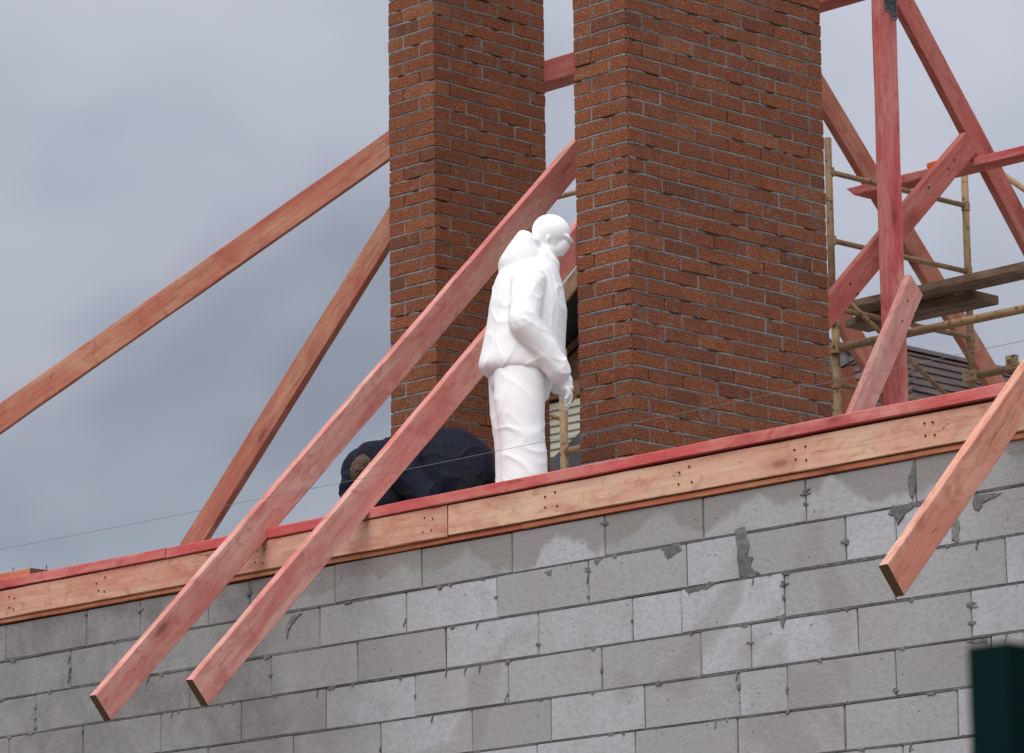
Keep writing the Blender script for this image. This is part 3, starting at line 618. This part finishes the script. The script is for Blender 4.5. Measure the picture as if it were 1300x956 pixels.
loft(bm, [(5.668 - H0, 0.020, 0.175, 0.19), (5.676 - H0, 0.020, 0.196, 0.212), (5.716 - H0, 0.014, 0.213, 0.222), (5.81 - H0, 0.024, 0.201, 0.222), (5.97 - H0, 0.043, 0.193, 0.222), (6.08 - H0, 0.047, 0.178, 0.210), (6.17 - H0, 0.050, 0.152, 0.178), (6.23 - H0, 0.065, 0.118, 0.130), (6.27 - H0, 0.085, 0.095, 0.095)])
loft(bm, [(6.17 - H0, 0.02, 0.115, 0.15), (6.23 - H0, 0.025, 0.122, 0.155), (6.29 - H0, 0.025, 0.088, 0.145), (6.34 - H0, 0.030, 0.058, 0.118), (6.372 - H0, 0.030, 0.038, 0.085), (6.386 - H0, 0.022, 0.018, 0.05)])
ell(bm, V3(0.062, 0, 6.325), (0.060, 0.105, 0.042), tilt(0.45)); ell(bm, V3(0.125, 0, 6.235), (0.084, 0.088, 0.055), tilt(0.5))
for t_, (wx, wt) in ((-1, (0.188, -0.158)), (1, (0.198, 0.11))):
    limb(bm, V3(0.050, 0.165 * t_, 6.10), V3(0.025, 0.235 * t_, 5.88), 0.088, 0.076); limb(bm, V3(0.025, 0.235 * t_, 5.88), V3(wx, wt, 5.655), 0.076, 0.064)
solid('jacket', bm, 'white', 0.006, None, p1, 10, 0.0036, 0.12, 3)
bm = bmesh.new()
for t_, sx in ((-0.098, 0.008), (0.102, -0.018)):
    loft(bm, [(4.85 - H0, sx - 0.008, 0.082, 0.085, t_), (4.95 - H0, sx - 0.004, 0.096, 0.092, t_), (5.14 - H0, sx + 0.006, 0.112, 0.100, t_), (5.25 - H0, sx + 0.006, 0.112, 0.102, t_), (5.36 - H0, sx - 0.002, 0.110, 0.105, t_), (5.52 - H0, sx - 0.008, 0.122, 0.112, t_), (5.70 - H0, sx - 0.008, 0.128, 0.115, t_ * 0.9)])
ell(bm, V3(-0.01, 0, 5.66), (0.14, 0.18, 0.12))
solid('trousers', bm, 'white', 0.0065, None, p1, 10, 0.0036, 0.14, 8)
bm = bmesh.new()
ell(bm, V3(0.164, 0, 6.385), (0.096, 0.083, 0.086), tilt(0.35)); ell(bm, V3(0.236, 0, 6.352), (0.044, 0.058, 0.011), tilt(0.55))
solid('cap', bm, 'white', 0.0055, None, p1, 2)
bm = bmesh.new()
for t_, sx in ((-0.105, 0.0), (0.105, -0.045)):
    limb(bm, V3(sx, t_, 4.90), V3(sx, t_, 4.77), 0.058, 0.052); ell(bm, V3(sx + 0.07, t_, 4.745), (0.13, 0.052, 0.043))
solid('boots', bm, 'white', 0.010, None, p1, 3)

# --- crouching worker
p2 = person('person crouching behind the wall plate in a dark navy hooded jacket, head down, brown hair', (-0.55, 0.955, 4.70))
bm = bmesh.new()
ell(bm, V3(-0.318, 0.0, 5.42), (0.072, 0.070, 0.090)); ell(bm, V3(-0.345, 0.01, 5.34), (0.045, 0.050, 0.055)); limb(bm, V3(-0.30, 0, 5.42), V3(-0.20, 0, 5.44), 0.058, 0.065)
limb(bm, V3(-0.18, 0, 5.42), V3(0.2, 0, 5.46), 0.12, 0.12)
limb(bm, V3(-0.05, -0.24, 5.10), V3(-0.12, -0.22, 4.92), 0.04, 0.032); fingers(bm, V3(-0.12, -0.22, 4.92), (-0.4, 0, -0.9), (-0.9, 0, 0.4), (0, 1, 0), 0.4)
limb(bm, V3(-0.40, 0.20, 5.10), V3(-0.44, 0.16, 4.92), 0.04, 0.032); fingers(bm, V3(-0.44, 0.16, 4.92), (-0.4, 0, -0.9), (-0.9, 0, 0.4), (0, -1, 0), 0.4)
solid('body', bm, 'skin', 0.007, None, p2, 3)
bm = bmesh.new()
loft(bm, [(-0.27, 5.46 - H0, 0.09, 0.10), (-0.20, 5.455 - H0, 0.15, 0.145), (-0.11, 5.43 - H0, 0.20, 0.195), (0.0, 5.385 - H0, 0.215, 0.262), (0.12, 5.362 - H0, 0.215, 0.290), (0.22, 5.355 - H0, 0.205, 0.272), (0.30, 5.35 - H0, 0.185, 0.220), (0.35, 5.345 - H0, 0.14, 0.140), (0.366, 5.345 - H0, 0.07, 0.06)], 'x')
limb(bm, V3(-0.13, -0.19, 5.42), V3(0.02, -0.24, 5.24), 0.095, 0.085); limb(bm, V3(0.02, -0.24, 5.24), V3(-0.05, -0.24, 5.08), 0.082, 0.055)
limb(bm, V3(-0.18, 0.17, 5.42), V3(-0.385, 0.22, 5.28), 0.085, 0.062); limb(bm, V3(-0.385, 0.22, 5.28), V3(-0.40, 0.20, 5.08), 0.060, 0.050)
# hood: shell on the far side and crown of the head
ell(bm, V3(-0.318, 0.030, 5.440), (0.118, 0.095, 0.112), tilt(-0.3), 4); ell(bm, V3(-0.235, 0.0, 5.465), (0.14, 0.125, 0.125), None, 4); ell(bm, V3(-0.385, 0.02, 5.355), (0.058, 0.090, 0.115), tilt(0.15), 4)
limb(bm, V3(-0.05, -0.22, 5.12), V3(-0.14, -0.20, 4.98), 0.055, 0.045); limb(bm, V3(-0.10, -0.17, 5.47), V3(0.0, -0.215, 5.22), 0.085, 0.075); ell(bm, V3(-0.16, 0, 5.25), (0.15, 0.18, 0.12), None, 4)
solid('jacket', bm, 'navy', 0.006, None, p2, 10, 0.0060, 0.11, 21)
bm = bmesh.new()
ell(bm, V3(-0.315, -0.085, 5.425), (0.062, 0.052, 0.085), tilt(0.5))
solid('hair', bm, 'hair', 0.005, None, p2, 2, 0.006, 0.022, 5)
bm = bmesh.new()
ell(bm, V3(0.235, 0, 5.36), (0.125, 0.175, 0.15))
for t_ in (-0.12, 0.12):
    limb(bm, V3(0.24, t_, 5.32), V3(0.08, t_ * 1.3, 4.90), 0.115, 0.085); limb(bm, V3(0.08, t_ * 1.3, 4.86), V3(0.45, t_, 4.78), 0.075, 0.06)
solid('trousers', bm, 'black', 0.009, None, p2, 4, 0.009, 0.08, 31)
bm = bmesh.new()
for t_ in (-0.12, 0.12): ell(bm, V3(0.52, t_, 4.77), (0.10, 0.05, 0.055)); ell(bm, V3(0.57, t_, 4.81), (0.05, 0.048, 0.10))
solid('boots', bm, 'black', 0.010, None, p2, 3)

# ------------------------------------------------------------------ thin cable across the picture
cb = MB(); a = Vector((-3.0, 9.0, 4.95)); b = Vector((-3.0, -12.0, 4.93)); pr = None
for i in range(41):
    t_ = i / 40; p = a.lerp(b, t_); p.z -= 0.155 * 4 * t_ * (1 - t_)
    if pr is not None: cb.tube(pr, p, 0.0010, 6)
    pr = p
cab = thing('overhead_cable', 'thin grey cable stretched across the whole picture in front of the rafters', 'cable', (-3.0, -1.0, 0))
o = link('cable', cb.mesh('cable', [M['cable']])); o.parent = cab; o.location = -cab.location
for y, z in ((9.02, 4.95), (-12.02, 4.93)):
    q = MB(); q.tube((-3.0, y, 0), (-3.0, y, z + 0.15), 0.05, 12); o = link('pole', q.mesh('pole', [M['deck']])); o.parent = cab; o.location = -cab.location

# ------------------------------------------------------------------ neighbouring houses
def house_roof():
    t = thing('shingle_roof_house', 'house with brown shingle hip roof, far behind the scaffolding on the right', 'house', (18, 9.9, 0))
    def PT(o): o.parent = t; o.location = -t.location; return o
    rx0, rx1, ry, rz = 13.9, 27.0, 9.9, 9.66; hw = 2.6; ez = 7.75; ex = 11.3
    m_ = MB(); m_.box((ex + 0.4, ry - hw + 0.4, 0), (rx1 + 1.5, ry + hw - 0.4, ez)); PT(link('wall', m_.mesh('wall', [M['cream']])))
    m_ = MB(); A0 = (rx0, ry, rz); A1 = (rx1, ry, rz); B0 = (ex, ry - hw, ez); B1 = (ex, ry + hw, ez); C0 = (rx1 + 2.6, ry - hw, ez); C1 = (rx1 + 2.6, ry + hw, ez)
    m_.add([A0, A1, B0, B1, C0, C1], [(2, 4, 1, 0), (3, 0, 1, 5), (2, 0, 3), (4, 5, 1), (2, 3, 5, 4)]); PT(link('roof', m_.mesh('roof', [M['shingle2']])))
    # shingle tabs laid in courses on the two visible slopes
    rr = random.Random(5); sh = MB(); sl_ = math.hypot(hw, rz - ez); nrow = int(sl_ / 0.19)
    for face in (0, 1):
        for i in range(nrow):
            f0 = i / nrow; f1 = (i + 1.12) / nrow
            for tabi in range(200):
                w = 0.25; u = (0.125 if i % 2 else 0) + tabi * (w + 0.012)
                if face == 0:      # slope facing -Y, courses along X
                    x = ex + u; lim0 = ex + (rx0 - ex) * f0; lim1 = rx1 + 2.6 * (1 - f0)
                    if x + w < lim0 + 0.15 or x + w > min(lim1, 24.5): continue
                    n = Vector((0, -(rz - ez), hw)).normalized() * 1; du = Vector((1, 0, 0)); dv = Vector((0, hw, rz - ez)); O = Vector((x, ry - hw, ez))
                else:
                    y = ry - hw + u; l0 = ry - hw + hw * f0; l1 = ry + hw - hw * f0
                    if y < l0 - 0.1 or y + w > l1 + 0.1: continue
                    n = Vector((-(rz - ez), 0, rx0 - ex)).normalized(); du = Vector((0, 1, 0)); dv = Vector((rx0 - ex, 0, rz - ez)); O = Vector((ex, y, ez))
                lo = rr.uniform(0.022, 0.028); p = O + dv * f0; q = O + dv * min(1.0, f1)
                V = [p + n * lo, p + du * w + n * lo, q + du * w + n * 0.006, q + n * 0.006, p, p + du * w]
                sh.add(V, [(0, 1, 2, 3), (4, 5, 1, 0), (0, 3, 4), (1, 5, 2)])
    PT(link('shingle', sh.mesh('shingle', [M['shingle']]), kind='stuff'))
    cap_ = MB(); x = rx0 - 0.1
    while x < rx1: cap_.prism([(x, ry - 0.11, rz - 0.03), (x, ry, rz + 0.045), (x, ry + 0.11, rz - 0.03)], (0.36, 0, 0)); x += 0.34
    for (ax, ay) in ((ex, ry - hw), (ex, ry + hw)):
        for i in range(11):
            a_ = Vector((rx0, ry, rz)).lerp(Vector((ax, ay, ez)), i / 11); b2 = Vector((rx0, ry, rz)).lerp(Vector((ax, ay, ez)), (i + 1.05) / 11)
            sd = (b2 - a_).cross(Vector((0, 0, 1))).normalized() * 0.11; cap_.prism([a_ - sd - Vector((0, 0, 0.01)), a_ + Vector((0, 0, 0.05)), a_ + sd - Vector((0, 0, 0.01))], b2 - a_)
    PT(link('ridge_cap', cap_.mesh('ridge_cap', [M['shingle']])))
    return t
house_roof()
def siding_house():
    t = thing('siding_house', 'cream siding house with open gable, seen in the narrow gap between the chimneys', 'house', (17, 16.0, 0))
    def PT(o): o.parent = t; o.location = -t.location; return o
    X = 17.0; yc = 16.0; hw = 2.0; ez = 10.60; pz = 12.14; sx = (pz - ez) / hw
    m_ = MB(); m_.box((X + 0.03, yc - hw + 0.25, 0), (X + 1.9, yc + hw - 0.25, 10.72)); PT(link('wall', m_.mesh('wall', [M['shingle2']])))
    z = 8.2; 
    while z < 10.66:
        s_ = MB(); s_.prism([(X + 0.028, yc - hw + 0.25, z), (X - 0.006, yc - hw + 0.25, z), (X + 0.018, yc - hw + 0.25, z + 0.082), (X + 0.028, yc - hw + 0.25, z + 0.082)], (0, 2 * hw - 0.5, 0))
        PT(link('siding_board', s_.mesh('siding_board', [M['cream']]))); z += 0.088
    m_ = MB(); m_.box((X + 0.0, yc - hw + 0.25, 0), (X + 0.03, yc + hw - 0.25, 8.2)); PT(link('wall', m_.mesh('wall', [M['cream']])))
    m_ = MB(); m_.prism([(X - 0.02, yc - hw + 0.2, 10.70), (X - 0.02, yc + hw - 0.2, 10.70), (X - 0.02, yc + hw - 0.2, 10.86), (X - 0.02, yc - hw + 0.2, 10.86)], (0.15, 0, 0)); PT(link('gable_beam', m_.mesh('gable_beam', [M['bargewood']])))
    m_ = MB()
    for sgn in (-1, 1):
        e_ = Vector((X - 0.52, yc + sgn * (hw + 0.35), ez - 0.35 * sx)); p = Vector((X - 0.52, yc, pz))
        m_.prism([e_, p, p + Vector((0, 0, 0.10)), e_ + Vector((0, 0, 0.10))], (2.2, 0, 0))
    PT(link('roof', m_.mesh('roof', [M['darkroof']])))
    for sgn in (-1, 1):
        b_ = MB(); e_ = Vector((X - 0.55, yc + sgn * (hw + 0.35), ez - 0.35 * sx)); p = Vector((X - 0.55, yc, pz)); b_.prism([e_ - Vector((0, 0, .12)), p - Vector((0, 0, .12)), p + Vector((0, 0, 0.11)), e_ + Vector((0, 0, 0.11))], (0.03, 0, 0)); PT(link('fascia', b_.mesh('fascia', [M['bargewood']])))
    m_ = MB(); m_.prism([(X + 1.6, yc - hw, 10.8), (X + 1.6, yc + hw, 10.8), (X + 1.6, yc, pz - 0.1)], (0.1, 0, 0)); PT(link('attic_shade_wall', m_.mesh('attic_shade_wall', [M['shingle2']])))  # near-black back sheet: shade of the open attic put into its colour
    for (p, q) in (((X + 0.05, 17.35, 11.99), (X + 0.05, 16.2, 10.80)), ((X + 0.0, 17.4, 11.03), (X + 0.0, 16.1, 11.75))):
        s_ = MB(); p, q = Vector(p), Vector(q); n = Vector((0, 0, 0.05)); s_.prism([p, q, q + n, p + n], (0.05, 0, 0)); PT(link('strut', s_.mesh('strut', [M['bargewood']])))
    m_ = MB(); m_.prism([(X + 0.1, 16.2, 10.8), (X + 0.1, 17.6, 10.8), (X + 0.1, 17.45, 11.0), (X + 0.1, 16.2, 11.68)], (0.04, 0, 0)); PT(link('gable_panel', m_.mesh('gable_panel', [M['bargewood']])))
    # dark lean-to roof in front of the wall
    m_ = MB(); m_.prism([(X - 1.4, 16.8, 9.21), (X - 1.4, 14.6, 10.38), (X - 1.4, 14.6, 9.0), (X - 1.4, 16.8, 9.0)], (1.35, 0, 0)); PT(link('porch_roof', m_.mesh('porch_roof', [M['darkroof']])))
    return t
siding_house()

# ------------------------------------------------------------------ dark green fence close to the camera
fn = thing('metal_fence', 'dark green sheet metal fence corner, blurred at the bottom right, close to the camera', 'fence', (-11.55, -11.375, 0))
def FT(o): o.parent = fn; o.location = Vector((0.0105, -0.0105, 0.006)) - fn.location; return o
q = MB(); q.box((-11.55, -11.40, 0), (-11.51, -11.35, 2.155)); FT(link('fence_post', q.mesh('fence_post', [M['green']])))
V = []; F = []; n = 60
for i in range(n + 1):
    x = -11.505 + i * 0.04; y = -11.375 + (0.012 if (i // 2) % 2 else -0.012); V += [(x, y, 0.05), (x, y, 2.14), (x, y + 0.002, 0.05), (x, y + 0.002, 2.14)]
    if i: m = i * 4; F += [(m - 4, m, m + 1, m - 3), (m - 2, m - 1, m + 3, m + 2)]
FT(link('fence_sheet', mesh('fence_sheet', V, F, [M['green']])))
q = MB(); q.box((-11.505, -11.395, 2.125), (-9.1, -11.355, 2.150)); FT(link('top_cap', q.mesh('top_cap', [M['green']])))
q = MB(); q.box((-9.1, -11.40, 0), (-9.05, -11.35, 2.155)); FT(link('fence_post', q.mesh('fence_post', [M['green']])))
